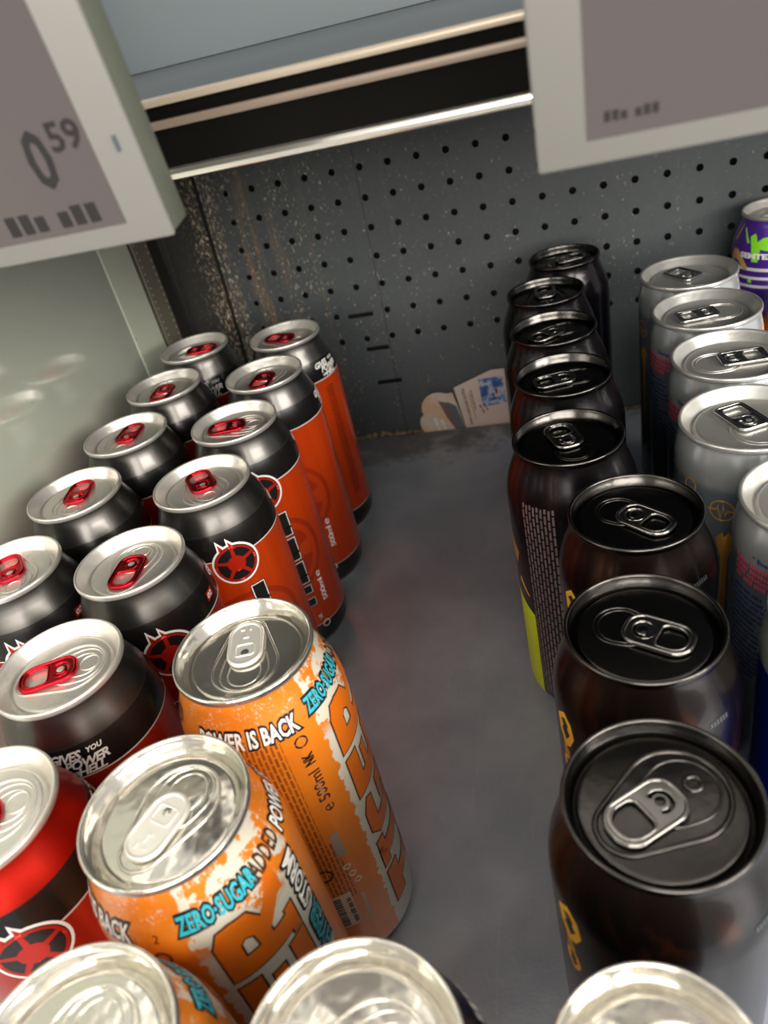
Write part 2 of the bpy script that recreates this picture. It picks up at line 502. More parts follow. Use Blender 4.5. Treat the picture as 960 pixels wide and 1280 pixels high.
def emblem(B, th, z, r):
    """round black and red badge with a white outline and two pointed tips"""
    for k, mat, lift in ((1.10, M_WHITE, 0.00016), (1.0, M_INK, 0.00022)):
        B.add(disc_bm(r*k), th, z, mat, lift)
    for sx in (-0.42, 0.06):
        B.add(poly_bm([((sx-0.20)*r, 0.85*r), ((sx+0.30)*r, 0.85*r), ((sx-0.18)*r, 1.42*r)]), th, z, M_WHITE, 0.00018)
        B.add(poly_bm([((sx-0.12)*r, 0.80*r), ((sx+0.16)*r, 0.80*r), ((sx-0.12)*r, 1.24*r)]), th, z, M_RED, 0.00026)
    B.add(ring_bm(r*0.86, r*0.96), th, z, M_RED, 0.00026)
    for k in range(5):
        a = math.radians(90+72*k); c, s2 = math.cos(a), math.sin(a)
        L = [(0.12, -0.11), (0.9, -0.07), (0.9, 0.07), (0.12, 0.11)]
        B.add(poly_bm([((x*c-y*s2)*r, (x*s2+y*c)*r) for x, y in L]), th, z, M_RED, 0.00028)
    B.add(disc_bm(r*0.42), th, z, M_RED, 0.0003)
def devil_body(name, shoulder_red=False, crimson=False):
    B = Body(name, 0.0329, 0.027, H_D, devil_base(name+'_print', shoulder_red, crimson))
    brand_blocks(B, -11)
    emblem(B, 0, 0.1385, 0.0118)
    g = text_bm('GIVES\n    POWER\n       HELL', 0.0066, 0.00022, 0.35, 0.9, 0.72, 'LEFT')
    B.add(fit_bm(g, 0.0225, 0.0125), 96, 0.1505, M_WHITE, 0.00014)
    g = text_bm('YOU', 0.003, 0.0001, 0.3); B.add(g, 108, 0.1550, M_WHITE, 0.00015)
    g = text_bm('LIKE', 0.0022, 0.0001, 0.3); B.add(g, 88, 0.1462, M_WHITE, 0.00015)
    if crimson: B.add(poly_bm([(-0.0035, -0.0022), (0.0030, -0.0022), (0.0042, 0.0022), (-0.0024, 0.0022)]), 56, 0.1505, M_RED, 0.00014)
    if crimson: B.add(fit_bm(text_bm('02', 0.004, 0.0001, 0.3), 0.0045, 0.0026), 56, 0.1505, M_WHITE, 0.0002)
    B.add(fit_bm(text_bm('500ml \u212e', 0.007, 0.0002, 0.0, 0.85), 0.0255, 0.0042), 31, 0.054, M_WHITE, 0.00014, rot=PI/2)
    B.add(fit_bm(text_bm('UK', 0.004, 0.0002), 0.0045, 0.0028), 17, 0.0315, M_WHITE, 0.00014, rot=PI/2)
    B.add(ring_bm(0.0022, 0.003, 24), 22, 0.0235, M_WHITE, 0.00016)
    return B.finish()

# ------------------------------------------------------------------ orange cans
H_O = 0.1836
def orange_base():
    n = NM('orange_splash_print')
    th, z, s = n.can_coords()
    u = n.m('MULTIPLY', th, 0.033*PI/180)
    c3 = n.comb(u, z, 0.0)
    nz = n.noise(c3, 190, 4, 0.65)
    nf = n.noise(c3, 900, 3, 0.7)
    wob = n.m('MULTIPLY', n.m('SUBTRACT', nz, 0.5), 16.0)
    t2 = n.m('ADD', th, wob)
    white = n.m('MULTIPLY', n.step(t2, -21.0, -19.5), n.m('SUBTRACT', 1.0, n.step(t2, 50.0, 53.0)))
    # shoulder splashes in orange over white and white over orange
    sh = n.step(z, 0.150, 0.158)
    spl = n.step(n.m('ADD', n.noise(c3, 120, 4, 0.7), n.m('MULTIPLY', nf, 0.15)), 0.60, 0.63)
    frost = n.mul(n.step(z, 0.164, 0.176), n.mul(n.step(nf, 0.52, 0.60), n.step(nz, 0.44, 0.62)))
    orange = n.mix(n.noise(c3, 60, 2), (0.66, 0.17, 0.012), (0.80, 0.235, 0.016))
    whitec = (0.66, 0.62, 0.52)
    c = n.mix(white, orange, whitec)
    c = n.mix(n.mul(n.mul(spl, sh), white), c, orange)
    c = n.mix(n.mul(n.mul(frost, n.m('SUBTRACT', 1.0, white)), 0.75), c, whitec)
    # streaks between the lower letters
    # ingredient column
    col = n.brick(n.comb(z, u, 0.0), 0.0055, 0.00185, 0.00045)
    tm = n.mul(n.mul(n.between(th, -76.0, -43.0, 0.3), n.between(z, 0.058, 0.166)), col)
    n2 = n.mul(n.between(th, -50.0, -38.0, 0.3), n.between(z, 0.098, 0.170))
    tm = n.mul(tm, n.m('SUBTRACT', 1.0, n2))
    panel = n.mul(n.between(th, -80.0, -40.0, 0.5), n.between(z, 0.02, 0.168))
    c = n.mix(n.m('MULTIPLY', panel, 0.35), c, (0.60, 0.15, 0.008))
    c = n.mix(n.m('MULTIPLY', tm, 0.82), c, (0.10, 0.03, 0.01))
    c = n.mix(n.m('SUBTRACT', 1.0, n.step(z, 0.0040, 0.0046)), c, (0.6, 0.6, 0.6))
    n.set('col', c); n.set('met', 0.18); n.set('rough', 0.33); n.set('coat', 0.3); n.set('crough', 0.12)
    return n.mat
M_OB = orange_base()
def big_letters(B, th, zc, W, Hh):
    """TIGER in heavy outlined slab letters, read upwards"""
    def bars(off):
        g = bmesh.new()
        def P(L):
            cx = sum(p[0] for p in L)/len(L); cy = sum(p[1] for p in L)/len(L)
            Q = []
            m = len(L)
            for i in range(m):
                a, b, c = Vector(L[i-1]), Vector(L[i]), Vector(L[(i+1) % m])
                e1 = (b-a).normalized(); e2 = (c-b).normalized()
                n1 = Vector((e1.y, -e1.x)); n2 = Vector((e2.y, -e2.x))
                d = (n1+n2); d = d/max(0.45, d.length_squared/2) * off if d.length > 1e-6 else n1*off
                Q.append((b.x+d.x, b.y+d.y))
            g.faces.new([g.verts.new((x, y, 0)) for x, y in Q])
        cw = W/5; h = Hh; t = cw*0.30
        def rect(x0, x1, y0, y1): P([(x0, y0), (x1, y0), (x1, y1), (x0, y1)])
        x = -W/2
        # T
        rect(x, x+cw*.9, h-t, h); rect(x+cw*.3, x+cw*.62, 0, h-t); rect(x+cw*.15, x+cw*.75, 0, t*.5); x += cw
        # I
        rect(x+cw*.22, x+cw*.56, 0, h); rect(x+cw*.05, x+cw*.75, h-t*.6, h); rect(x+cw*.05, x+cw*.75, 0, t*.6); x += cw*.85
        # G
        P([(x+cw*.02, h*.2), (x+cw*.25, 0), (x+cw*.8, 0), (x+cw*.95, h*.15), (x+cw*.7, h*.22), (x+cw*.34, h*.28)])
        P([(x+cw*.02, h*.2), (x+cw*.34, h*.28), (x+cw*.34, h*.75), (x+cw*.02, h*.82)])
        P([(x+cw*.02, h*.82), (x+cw*.34, h*.75), (x+cw*.9, h*.75), (x+cw*.95, h*.88), (x+cw*.7, h), (x+cw*.22, h)])
        rect(x+cw*.62, x+cw*.95, h*.1, h*.48); rect(x+cw*.48, x+cw*.95, h*.38, h*.50); x += cw*1.05
        # E
        rect(x+cw*.05, x+cw*.38, 0, h); rect(x+cw*.38, x+cw*.95, 0, t*.9); rect(x+cw*.38, x+cw*.8, h*.42, h*.60); rect(x+cw*.38, x+cw*.95, h-t*.9, h); x += cw*1.05
        # R with a slanted leg and serif
        rect(x+cw*.05, x+cw*.38, 0, h); rect(x-cw*.03, x+cw*.45, 0, t*.45)
        P([(x+cw*.38, h*.74), (x+cw*.62, h*.74), (x+cw*.70, h*.66), (x+cw*1.02, h*.74), (x+cw*1.0, h*.90), (x+cw*.8, h), (x+cw*.38, h)])
        P([(x+cw*1.02, h*.74), (x+cw*.70, h*.66), (x+cw*.62, h*.56), (x+cw*.38, h*.54), (x+cw*.38, h*.36), (x+cw*.75, h*.38), (x+cw*1.0, h*.52)])
        P([(x+cw*.42, h*.40), (x+cw*.80, h*.40), (x+cw*1.12, t*.45), (x+cw*1.2, 0), (x+cw*.78, 0), (x+cw*.78, t*.4)])
        for v in g.verts: v.co.y -= h/2
        return g
    B.add(bars(0.0007), th, zc, M_BROWN, 0.00014, rot=PI/2)
    B.add(bars(0.0), th, zc, M_ORANGE, 0.00022, rot=PI/2)
def outlined(B, s, w, h, th, z, fill, line, rot=0.0, shear=0.0, o=0.0007, off=0.00025, up=0.0):
    a = text_bm(s, h*1.35, off, shear)
    xs = [v.co.x for v in a.verts]; ys = [v.co.y for v in a.verts]
    cx, cy = (min(xs)+max(xs))/2, (min(ys)+max(ys))/2
    sx, sy = w/(max(xs)-min(xs)), h/(max(ys)-min(ys))
    if line:
        b = text_bm(s, h*1.35, off+o*1.5, shear)
        for v in b.verts: v.co = Vector(((v.co.x-cx)*sx, (v.co.y-cy)*sy, 0))
        B.add(b, th, z, line, 0.00012, rot)
    for v in a.verts: v.co = Vector(((v.co.x-cx)*sx, (v.co.y-cy)*sy, 0))
    B.add(a, th, z, fill, (0.00026 if line else 0.00014)+up, rot)
def orange_body(name, pb):
    """pb: angle of the middle of POWER IS BACK; everything else is measured from the middle of ZERO SUGAR at 0"""
    B = Body(name, 0.0329, 0.027, H_O, M_OB)
    big_letters(B, 10, 0.0950, 0.134, 0.0265)
    for t0 in (0, 180):
        outlined(B, 'ZERO\u00b7SUGAR', 0.0255, 0.0066, t0, 0.1680, M_TEAL, M_INK, shear=0.12)
        outlined(B, 'ADDED', 0.0145, 0.0070, t0+37, 0.1680, M_BROWN, None, off=0.00022, up=0.00016)
    outlined(B, 'POWER IS BACK', 0.0385, 0.0072, pb, 0.1665, M_WHITE, M_INK, shear=0.1)
    outlined(B, 'POWER IS BACK', 0.0385, 0.0072, pb+180, 0.1665, M_WHITE, M_INK, shear=0.1)
    outlined(B, 'STORM', 0.026, 0.0068, 45, 0.1460, M_WHITE, M_INK, rot=PI/2)
    outlined(B, 'HYPER', 0.025, 0.0068, 45, 0.1170, M_TEAL, M_INK, rot=PI/2)
    outlined(B, '\u212e 500ml', 0.0250, 0.0050, -37.5, 0.1290, M_BROWN, None, rot=PI/2, off=0.0001)
    outlined(B, 'NK', 0.0065, 0.0045, -37.5, 0.1485, M_INK, None, rot=PI/2)
    B.add(ring_bm(0.0020, 0.0027, 24), -37.5, 0.1580, M_INK, 0.00015)
    B.add(fit_bm(text_bm('2', 0.004), 0.0018, 0.003), -37.5, 0.1655, M_BROWN, 0.00015)
    # recycling arrow, barcode, pale stamps
    B.add(ring_bm(0.0032, 0.0042, 24), -60, 0.0790, M_INK, 0.00015)
    M_PALE = flat('print_pale', (0.62, 0.50, 0.36), 0.5)
    B.add(poly_bm([(-0.0085, -0.0125), (0.0085, -0.0125), (0.0085, 0.0125), (-0.0085, 0.0125)]), -62, 0.0500, M_PALE, 0.00012)
    y = -0.0112
    while y < 0.0108:
        hh = random.choice((0.0003, 0.0006, 0.0009))
        B.add(poly_bm([(-0.0075, y), (0.0035, y), (0.0035, y+hh), (-0.0075, y+hh)]), -62, 0.0500, M_INK, 0.0002)
        y += hh + random.choice((0.0004, 0.0007))
    B.add(words_bm(0.0205, 0.0022, 4), -50.5, 0.0500, M_BROWN, 0.00016, rot=PI/2)
    B.add(poly_bm([(-0.002, -0.008), (0.002, -0.008), (0.002, 0.008), (-0.002, 0.008)]), -42, 0.0950, flat('print_grey', (0.30, 0.24, 0.19), 0.5), 0.00014)
    for k in range(3): B.add(ring_bm(0.0010, 0.0018, 16), -42+2*k, 0.079-0.006*k, M_PALE, 0.00014)
    B.add(poly_bm([(-0.0008, -0.011), (0.0008, -0.011), (0.0008, 0.011), (-0.0008, 0.011)]), -39, 0.0460, M_PALE, 0.00014)
    return B.finish()

# ------------------------------------------------------------------ black cans
H_B = 0.1750
def black_base(name, amber):
    n = NM(name)
    th, z, s = n.can_coords()
    u = n.m('MULTIPLY', th, 0.033*PI/180)
    if amber:
        c3 = n.comb(n.m('MULTIPLY', u, 1.0), n.m('MULTIPLY', z, 0.45), 0.3)
        f = n.noise(c3, 42, 3, 0.6, 1.8)
        c = n.mix(n.step(f, 0.50, 0.72), (0.008, 0.006, 0.006), (0.060, 0.017, 0.005))
        c = n.mix(n.step(f, 0.72, 0.80), c, (0.25, 0.08, 0.012))
        c = n.mix(n.step(z, 0.155, 0.165), c, (0.014, 0.009, 0.008))
    else:
        c = (0.010, 0.008, 0.010)
        txt = n.brick(n.comb(z, u, 0.0), 0.0062, 0.00215, 0.0005)
        tint = n.mix(n.noise(n.comb(z, u, 0.0), 45, 2), (0.34, 0.20, 0.18), (0.24, 0.24, 0.29))
        tm = n.mul(n.mul(n.between(th, -3.0, 30.0, 0.3), n.between(z, 0.016, 0.152)), txt)
        c = n.mix(tm, c, tint)
    n.set('col', c); n.set('met', 0.6); n.set('rough', 0.24); n.set('coat', 0.2); n.set('crough', 0.06)
    return n.mat
def black_body(name):
    B = Body(name, 0.0329, 0.0272, H_B, black_base('black_can_print', False))
    B.add(poly_bm([(0.0105, 0.030), (-0.0165, 0.044), (-0.0165, -0.0345), (0.0105, -0.0345)]), -22, 0.0455, M_LIME, 0.00012)
    B.add(poly_bm([(-0.002, 0.006), (0.004, -0.002), (0.006, -0.0045), (0.0045, -0.0045), (-0.003, 0.003)]), -18, 0.0920, M_YEL, 0.00012)
    B.add(poly_bm([(-0.0050, 0.011), (0.0055, 0.0), (0.0015, -0.010), (-0.0065, -0.002)]), -28, 0.1150, M_GOLD, 0.00012)
    return B.finish()
def amber_body(name):
    B = Body(name, 0.0329, 0.0272, H_B, black_base('amber_flame_print', True))
    def em(th, z, k):
        B.add(poly_bm([(x*k, y*k) for x, y in ((0.0, 0.0065), (0.0030, 0.0042), (0.0040, -0.0010), (0.0018, -0.0062), (-0.0005, -0.0078), (-0.0034, -0.0030), (-0.0038, 0.0030))]), th, z, M_YEL, 0.00012)
        B.add(poly_bm([(x*k, y*k) for x, y in ((0.0, 0.0042), (0.0018, 0.0022), (0.0010, 0.0006), (0.0022, -0.0010), (0.0002, -0.0046), (-0.0018, -0.0012), (-0.0006, 0.0008), (-0.0020, 0.0024))]), th, z, M_INK, 0.00018)
    em(2, 0.1385, 1.35); em(2, 0.117, 0.9)
    B.add(poly_bm([(-0.0018, 0.010), (0.0022, 0.004), (0.0006, -0.012), (-0.0020, -0.003)]), 1, 0.122, M_GOLD, 0.00011)
    B.add(words_bm(0.009, 0.0022, 5), 107, 0.1535, flat('print_dim', (0.05, 0.055, 0.06), 0.4), 0.00014)
    return B.finish()

# ------------------------------------------------------------------ silver cans
H_S = 0.1725
def silver_base(name, blue=False):
    n = NM(name)
    th, z, s = n.can_coords()
    if blue:
        c = n.mix(n.step(z, 0.1495, 0.1505), (0.005, 0.018, 0.33), (0.55, 0.60, 0.55))
    else:
        c = n.mix(n.step(z, 0.147, 0.152), (0.34, 0.41, 0.49), (0.74, 0.78, 0.80))  # paler neck has its bluish-white highlight put into the colour
    n.set('col', c); n.set('met', 0.75); n.set('rough', 0.26); n.set('coat', 0.3); n.set('crough', 0.1)
    return n.mat
def silver_body(name):
    B = Body(name, 0.0329, 0.0315, H_S, silver_base('silver_can_print'))
    B.add(ring_bm(0.0052, 0.0060, 36), 0, 0.1385, M_GOLD, 0.00012)
    B.add(poly_bm([(-0.0065, 0.0006), (-0.0028, 0.0006), (-0.0018, 0.0030), (-0.0006, -0.0036), (0.0006, 0.0044), (0.0016, -0.0016), (0.0024, 0.0006), (0.0062, 0.0006),
                   (0.0062, -0.0004), (0.0028, -0.0004), (0.0016, -0.0032), (0.0006, 0.0014), (-0.0006, -0.0056), (-0.0020, 0.0006), (-0.0030, -0.0004), (-0.0065, -0.0004)]), 0, 0.1385, M_GOLD, 0.00014)
    B.add(poly_bm([(-0.0040, 0.0), (-0.001, 0.004), (0.0, 0.001), (0.002, 0.005), (0.0042, 0.0), (0.0020, -0.012), (0.0018, -0.060), (-0.0010, -0.060), (-0.0012, -0.012)]), 3, 0.122, M_GOLD, 0.00012)
    B.add(ring_bm(0.0030, 0.0038, 30), -30, 0.1470, M_GOLD, 0.00012)
    # text block
    B.add(fit_bm(text_bm('* Energy', 0.004, 0.0001), 0.012, 0.0032), 66, 0.1535, M_NAVY, 0.00014)
    for i, (w, x) in enumerate(((0.026, 0), (0.027, 0.0005), (0.025, -0.0005), (0.019, -0.003))):
        B.add(words_bm(w, 0.0023, 11+i), 60+x/0.033*57, 0.1495-0.0030*i, M_PINK, 0.00014)
    rng = random.Random(3)
    for i in range(16):
        w = 0.015+0.010*rng.random()
        B.add(words_bm(w, 0.0015, 30+i), 60-(0.026-w)/2/0.033*57, 0.1345-0.0031*i, M_NAVY, 0.00014)
    return B.finish()
def blue_body(name):
    B = Body(name, 0.0329, 0.0315, H_S, silver_base('blue_can_print', True))
    return B.finish()

# ------------------------------------------------------------------ purple can, blue and orange can, front cans
def purple_body(name):
    n = NM('purple_can_print', rough=0.3, met=0.15, coat=0.3, crough=0.1)
    th, z, s = n.can_coords()
    u = n.m('MULTIPLY', th, 0.033*PI/180)
    c = n.mix(n.between(z, 0.1375, 0.1400), (0.070, 0.018, 0.26), (0.75, 0.74, 0.72))
    c = n.mix(n.between(z, 0.1310, 0.1332), c, (0.75, 0.74, 0.72))
    c = n.mix(n.between(z, 0.1245, 0.1268), c, (0.75, 0.74, 0.72))
    n.set('col', c)
    B = Body(name, 0.0329, 0.027, H_D, n.mat)
    # leaf shapes, mango shape and the name
    B.add(poly_bm([(-0.0005, 0.010), (-0.0040, 0.0075), (-0.0010, 0.0), (0.0005, -0.0105), (0.0050, -0.0105), (0.0060, -0.002), (0.0030, 0.004), (0.0010, 0.0085)]), -7, 0.1550, M_LGREEN, 0.0001)
    B.add(poly_bm([(-0.014, -0.002), (-0.006, 0.005), (0.004, 0.0075), (0.016, 0.006), (0.016, -0.003), (0.004, -0.005), (-0.004, -0.0035)]), 16, 0.1570, M_LGREEN, 0.00012)
    B.add(poly_bm([(-0.0060, 0.008), (-0.0050, 0.009), (0.0030, -0.001), (0.0015, -0.002)]), -19, 0.1590, M_LGREEN, 0.00014)
    B.add(poly_bm([(-0.010, -0.007), (-0.0095, 0.0), (-0.006, 0.0045), (-0.001, 0.0040), (0.004, 0.0), (0.0095, -0.007), (0.0095, -0.010), (0.006, -0.010), (0.0, -0.004), (-0.005, -0.003), (-0.0065, -0.010)]), -29, 0.1475, M_SAND, 0.0001)
    B.add(poly_bm([(-0.0075, -0.002), (-0.0035, 0.0105), (-0.0025, 0.0105), (-0.0055, -0.002)]), -32, 0.1590, M_SAND, 0.0001)
    B.add(poly_bm([(0.0, 0.0015), (0.003, 0.0015), (0.003, -0.0012), (0.0, -0.0012)]), -10, 0.1295, M_LGREEN, 0.0001)
    B.add(poly_bm([(0.0, 0.0015), (0.006, 0.0015), (0.006, -0.0012), (0.0, -0.0012)]), -40, 0.1355, M_SAND, 0.0001)
    B.add(fit_bm(text_bm('SEMTEX', 0.006, 0.0003), 0.0285, 0.0042), 0, 0.1490, M_WHITE, 0.0002)
    return B.finish()
def blueorange_body(name):
    n = NM('blue_orange_print', rough=0.3, met=0.2, coat=0.3, crough=0.1)
    th, z, s = n.can_coords()
    u = n.m('MULTIPLY', th, 0.033*PI/180)
    f = n.noise(n.comb(u, z, 0.0), 80, 3, 0.6, 0.6)
    c = n.mix(n.step(f, 0.50, 0.52), (0.006, 0.03, 0.42), (0.03, 0.07, 0.50))
    c = n.mix(n.step(z, 0.110, 0.1105), c, (0.80, 0.17, 0.01))
    n.set('col', c)
    B = Body(name, 0.0329, 0.027, 0.134, n.mat)
    return B.finish()
def navy_body(name):
    n = NM('navy_can_print', rough=0.3, met=0.2, coat=0.3, crough=0.1)
    n.set('col', (0.010, 0.010, 0.035))
    B = Body(name, 0.0329, 0.027, 0.1760, n.mat)
    for t in range(0, 360, 120):
        B.add(words_bm(0.060, 0.0050, 9+t), t+10, 0.1560, M_WHITE, 0.00014)
    return B.finish()
def slim_body(name):
    n = NM('slim_can_print', rough=0.3, met=0.4, coat=0.3, crough=0.1)
    th, z, s = n.can_coords()
    f = n.noise(n.comb(th, n.m('MULTIPLY', z, 300.0), 0.0), 0.06, 2)
    n.set('col', n.mix(n.step(f, 0.45, 0.6), (0.02, 0.012, 0.010), (0.13, 0.05, 0.02)))
    B = Body(name, 0.0285, 0.0236, 0.1735, n.mat)
    return B.finish()

# ------------------------------------------------------------------ big structure
def struct(name, bm, mat, smooth=False, kind='structure', label=None):
    me = bm_mesh(name, bm, smooth=smooth)
    o = mesh_obj(name, me, None, [mat] if not isinstance(mat, list) else mat)
    o['kind'] = kind
    if label: o['label'] = label
    return o
def tag(o, label, cat, group=None):
    o['label'] = label; o['category'] = cat
    if group: o['group'] = group

# shelf floor
nf = NM('shelf_floor_steel')
c = nf.coord(); s = nf.sep(c)
n1 = nf.noise(c, 14, 5, 0.6); n2 = nf.noise(nf.scale(c, (1, 1, 1)), 420, 3, 0.7)
base = nf.mix(nf.step(n1, 0.3, 0.7), (0.32, 0.355, 0.42), (0.46, 0.495, 0.565))
base = nf.mix(nf.m('MULTIPLY', nf.step(n2, 0.35, 0.75), 0.35), base, (0.46, 0.46, 0.46))
scr = nf.noise(nf.scale(nf.coord(), (520, 14, 1)), 1.0, 2, 0.5, 0.4)
base = nf.mix(nf.m('MULTIPLY', nf.step(scr, 0.70, 0.73), 0.30), base, (0.62, 0.60, 0.58))
dirt = nf.m('ADD', nf.m('MULTIPLY', s[1], 5.5), nf.m('ADD', nf.noise(c, 28, 5, 0.7), nf.m('MULTIPLY', s[0], -1.2)))
dm = nf.step(dirt, 3.92, 4.25)
base = nf.mix(nf.m('MULTIPLY', dm, 0.75), base, nf.mix(nf.noise(c, 240, 4, 0.7), (0.020, 0.018, 0.014), (0.15, 0.115, 0.075)))
spk = nf.step(nf.noise(c, 700, 2, 0.5), 0.70, 0.74)
base = nf.mix(nf.m('MULTIPLY', spk, 0.5), base, (0.34, 0.31, 0.27))
nf.set('col', base); nf.set('met', 0.3)
nf.set('rough', nf.mixf(dm, nf.mixf(n1, 0.24, 0.42), 0.75))
nf.bump(n2, 0.12, 0.0006)
bm = bmesh.new(); box(bm, -0.345, 0.62, -0.10, 0.664, -0.012, 0.0, 0.0012)
struct('floor', bm, nf.mat)

# perforated back panel
npn = NM('pegboard_steel')
c = npn.coord(); s = npn.sep(c)
n1 = npn.noise(c, 9, 4, 0.6); n2 = npn.noise(c, 330, 3, 0.7)
base = npn.mix(n1, (0.042, 0.052, 0.058), (0.070, 0.082, 0.088))
base = npn.mix(npn.m('MULTIPLY', npn.step(n2, 0.5, 0.8), 0.3), base, (0.14, 0.14, 0.13))
# brown runs down the left part and pale specks
nw = npn.m('MULTIPLY', npn.m('SUBTRACT', npn.noise(npn.scale(c, (1, 1, 0.6)), 60, 3, 0.6), 0.5), 0.018)
xx = npn.m('ADD', s[0], nw)
lft = npn.m('SUBTRACT', 1.0, npn.step(s[0], -0.25, -0.13))
brk = npn.step(npn.noise(npn.scale(c, (300, 1, 22)), 1.0, 4, 0.7), 0.40, 0.60)
for x0_, x1_, f_ in ((-0.271, -0.253, 0.75), (-0.240, -0.234, 0.6), (-0.207, -0.204, 0.35), (-0.13, -0.128, 0.3)):
    st_ = npn.mul(npn.between(xx, x0_, x1_, 0.004), brk)
    base = npn.mix(npn.m('MULTIPLY', st_, f_), base, (0.185, 0.120, 0.070))
base = npn.mix(npn.m('MULTIPLY', npn.between(s[0], -0.1524, -0.1512, 0.0004), 0.6), base, (0.012, 0.013, 0.014))
sp = npn.noise(npn.scale(c, (1.0, 1, 0.45)), 620, 2, 0.6)
dens = npn.m('ADD', npn.m('MULTIPLY', npn.step(npn.noise(npn.scale(c, (70, 1, 8)), 1.0, 3, 0.6), 0.42, 0.62), 0.065), npn.m('MULTIPLY', lft, 0.060))
thr = npn.m('GREATER_THAN', npn.m('ADD', sp, dens), 0.745)
base = npn.mix(npn.m('MULTIPLY', thr, 0.85), base, (0.42, 0.35, 0.25))
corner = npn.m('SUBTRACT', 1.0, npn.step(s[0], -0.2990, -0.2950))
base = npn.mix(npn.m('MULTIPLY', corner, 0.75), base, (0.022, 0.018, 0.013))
near = npn.mul(npn.step(npn.m('ADD', s[0], nw), -0.337, -0.305), npn.m('SUBTRACT', 1.0, npn.step(npn.m('ADD', s[0], nw), -0.292, -0.270)))
thr2 = npn.m('GREATER_THAN', npn.m('ADD', npn.noise(npn.scale(c, (1, 1, 0.5)), 560, 3, 0.7), npn.m('MULTIPLY', near, 0.150)), 0.690)
base = npn.mix(npn.mul(near, thr2), base, npn.mix(npn.step(npn.noise(c, 240, 2), 0.4, 0.6), (0.15, 0.085, 0.045), (0.62, 0.52, 0.38)))
blk = npn.step(npn.noise(c, 210, 2, 0.5), 0.72, 0.76)
base = npn.mix(npn.m('MULTIPLY', blk, 0.7), base, (0.02, 0.02, 0.02))
npn.set('col', base); npn.set('met', 0.15); npn.set('rough', 0.46); npn.bump(n2, 0.15, 0.0005)
LEAN = math.radians(4.4988)
SY = Vector((0, -math.sin(LEAN), -math.cos(LEAN)))
O0 = Vector((-0.27284, 0.68874, 0.25117))           # centre of the first hole of the top row
def plate(x0, x1, v0, v1, t):
    """plate in the plane of the panel, x along it, v down from the top row"""
    bm = bmesh.new(); box(bm, x0, x1, 0, t, v0, v1)
    return bm
def lean_bm(bm):
    M = Matrix(((1, 0, 0), (0, math.cos(LEAN), math.sin(LEAN)), (0, -math.sin(LEAN), math.cos(LEAN))))
    return M
bm = plate(-0.022, 0.86, -0.256, 0.10, 0.0014)       # local: x from first hole, z up from top row
me = bm_mesh('pegboard', bm, smooth=False)
pan = mesh_obj('wall_back', me)
cb = bmesh.new()
def cyl(x, z, r, n=14):
    a = [cb.verts.new((x+r*math.cos(2*PI*k/n), -0.01, z+r*math.sin(2*PI*k/n))) for k in range(n)]
    b = [cb.verts.new((x+r*math.cos(2*PI*k/n), 0.01, z+r*math.sin(2*PI*k/n))) for k in range(n)]
    for k in range(n): cb.faces.new((a[k], a[(k+1) % n], b[(k+1) % n], b[k]))
    cb.faces.new(a[::-1]); cb.faces.new(b)
for j in range(-2, 7):
    for i in range(0, 34):
        if (i, j) in ((4, 5),): continue
        cyl(i*0.025, -j*0.025, 0.0030 if i else 0.0026)
for x, z, wd in ((0.0985, -0.1265, 0.0245), (0.1085, -0.1605, 0.0225), (0.1135, -0.1955, 0.0245)):
    box(cb, x-wd/2, x+wd/2, -0.01, 0.01, z-0.0021, z+0.0021)
bmesh.ops.recalc_face_normals(cb, faces=cb.faces[:])
cme = bpy.data.meshes.new('cut'); cb.to_mesh(cme); cb.free()
cut = bpy.data.objects.new('cut', cme); COL.objects.link(cut)
md = pan.modifiers.new('b', 'BOOLEAN'); md.operation = 'DIFFERENCE'; md.object = cut; md.solver = 'EXACT'
dg = bpy.context.evaluated_depsgraph_get()
nm = bpy.data.meshes.new_from_object(pan.evaluated_get(dg))
pan.modifiers.clear(); pan.data = nm
bpy.data.objects.remove(cut)
# bake the transform into the vertices so object coordinates are scene coordinates
RM = Matrix.Rotation(-LEAN, 4, 'X')
nm.transform(Matrix.Translation(O0) @ RM)
nm.materials.clear(); nm.materials.append(npn.mat)
pan['kind'] = 'structure'
M_DARK = flat('gap_shade_black', (0.006, 0.006, 0.006), 0.8)  # near-black that paints the shade in gaps and behind the holes
bm = bmesh.new(); box(bm, -0.45, 0.75, 0, 0.004, -0.29, 0.22)
me = bm_mesh('wall_back_cavity', bm, False); me.transform(Matrix.Translation(O0+Vector((0, 0.022, 0))) @ RM)
o = mesh_obj('wall_back_cavity', me, None, [M_DARK]); o['kind'] = 'structure'
# dirty return strip left of the seam
bm = bmesh.new(); box(bm, -0.075, -0.0245, 0.001, 0.004, -0.256, 0.20, 0.0006)
me = bm_mesh('corner_strip', bm, False); me.transform(Matrix.Translation(O0) @ RM)
o = mesh_obj('trim_1', me, None, [npn.mat]); o['kind'] = 'structure'
# raised folded edge at the seam
bm = bmesh.new(); box(bm, -0.0245, -0.0215, -0.0022, 0.004, -0.256, 0.20, 0.0008)
me = bm_mesh('seam', bm, False); me.transform(Matrix.Translation(O0) @ RM)
o = mesh_obj('trim_2', me, None, [npn.mat]); o['kind'] = 'structure'

bm = bmesh.new(); box(bm, -0.0275, -0.0245, -0.0030, 0.004, -0.256, 0.20, 0.0006)  # black strip painted as the shade in the open seam, no real part
me = bm_mesh('seam_gap_shade', bm, False); me.transform(Matrix.Translation(O0) @ RM)
o = mesh_obj('seam_shade_strip', me, None, [M_DARK]); o['kind'] = 'structure'

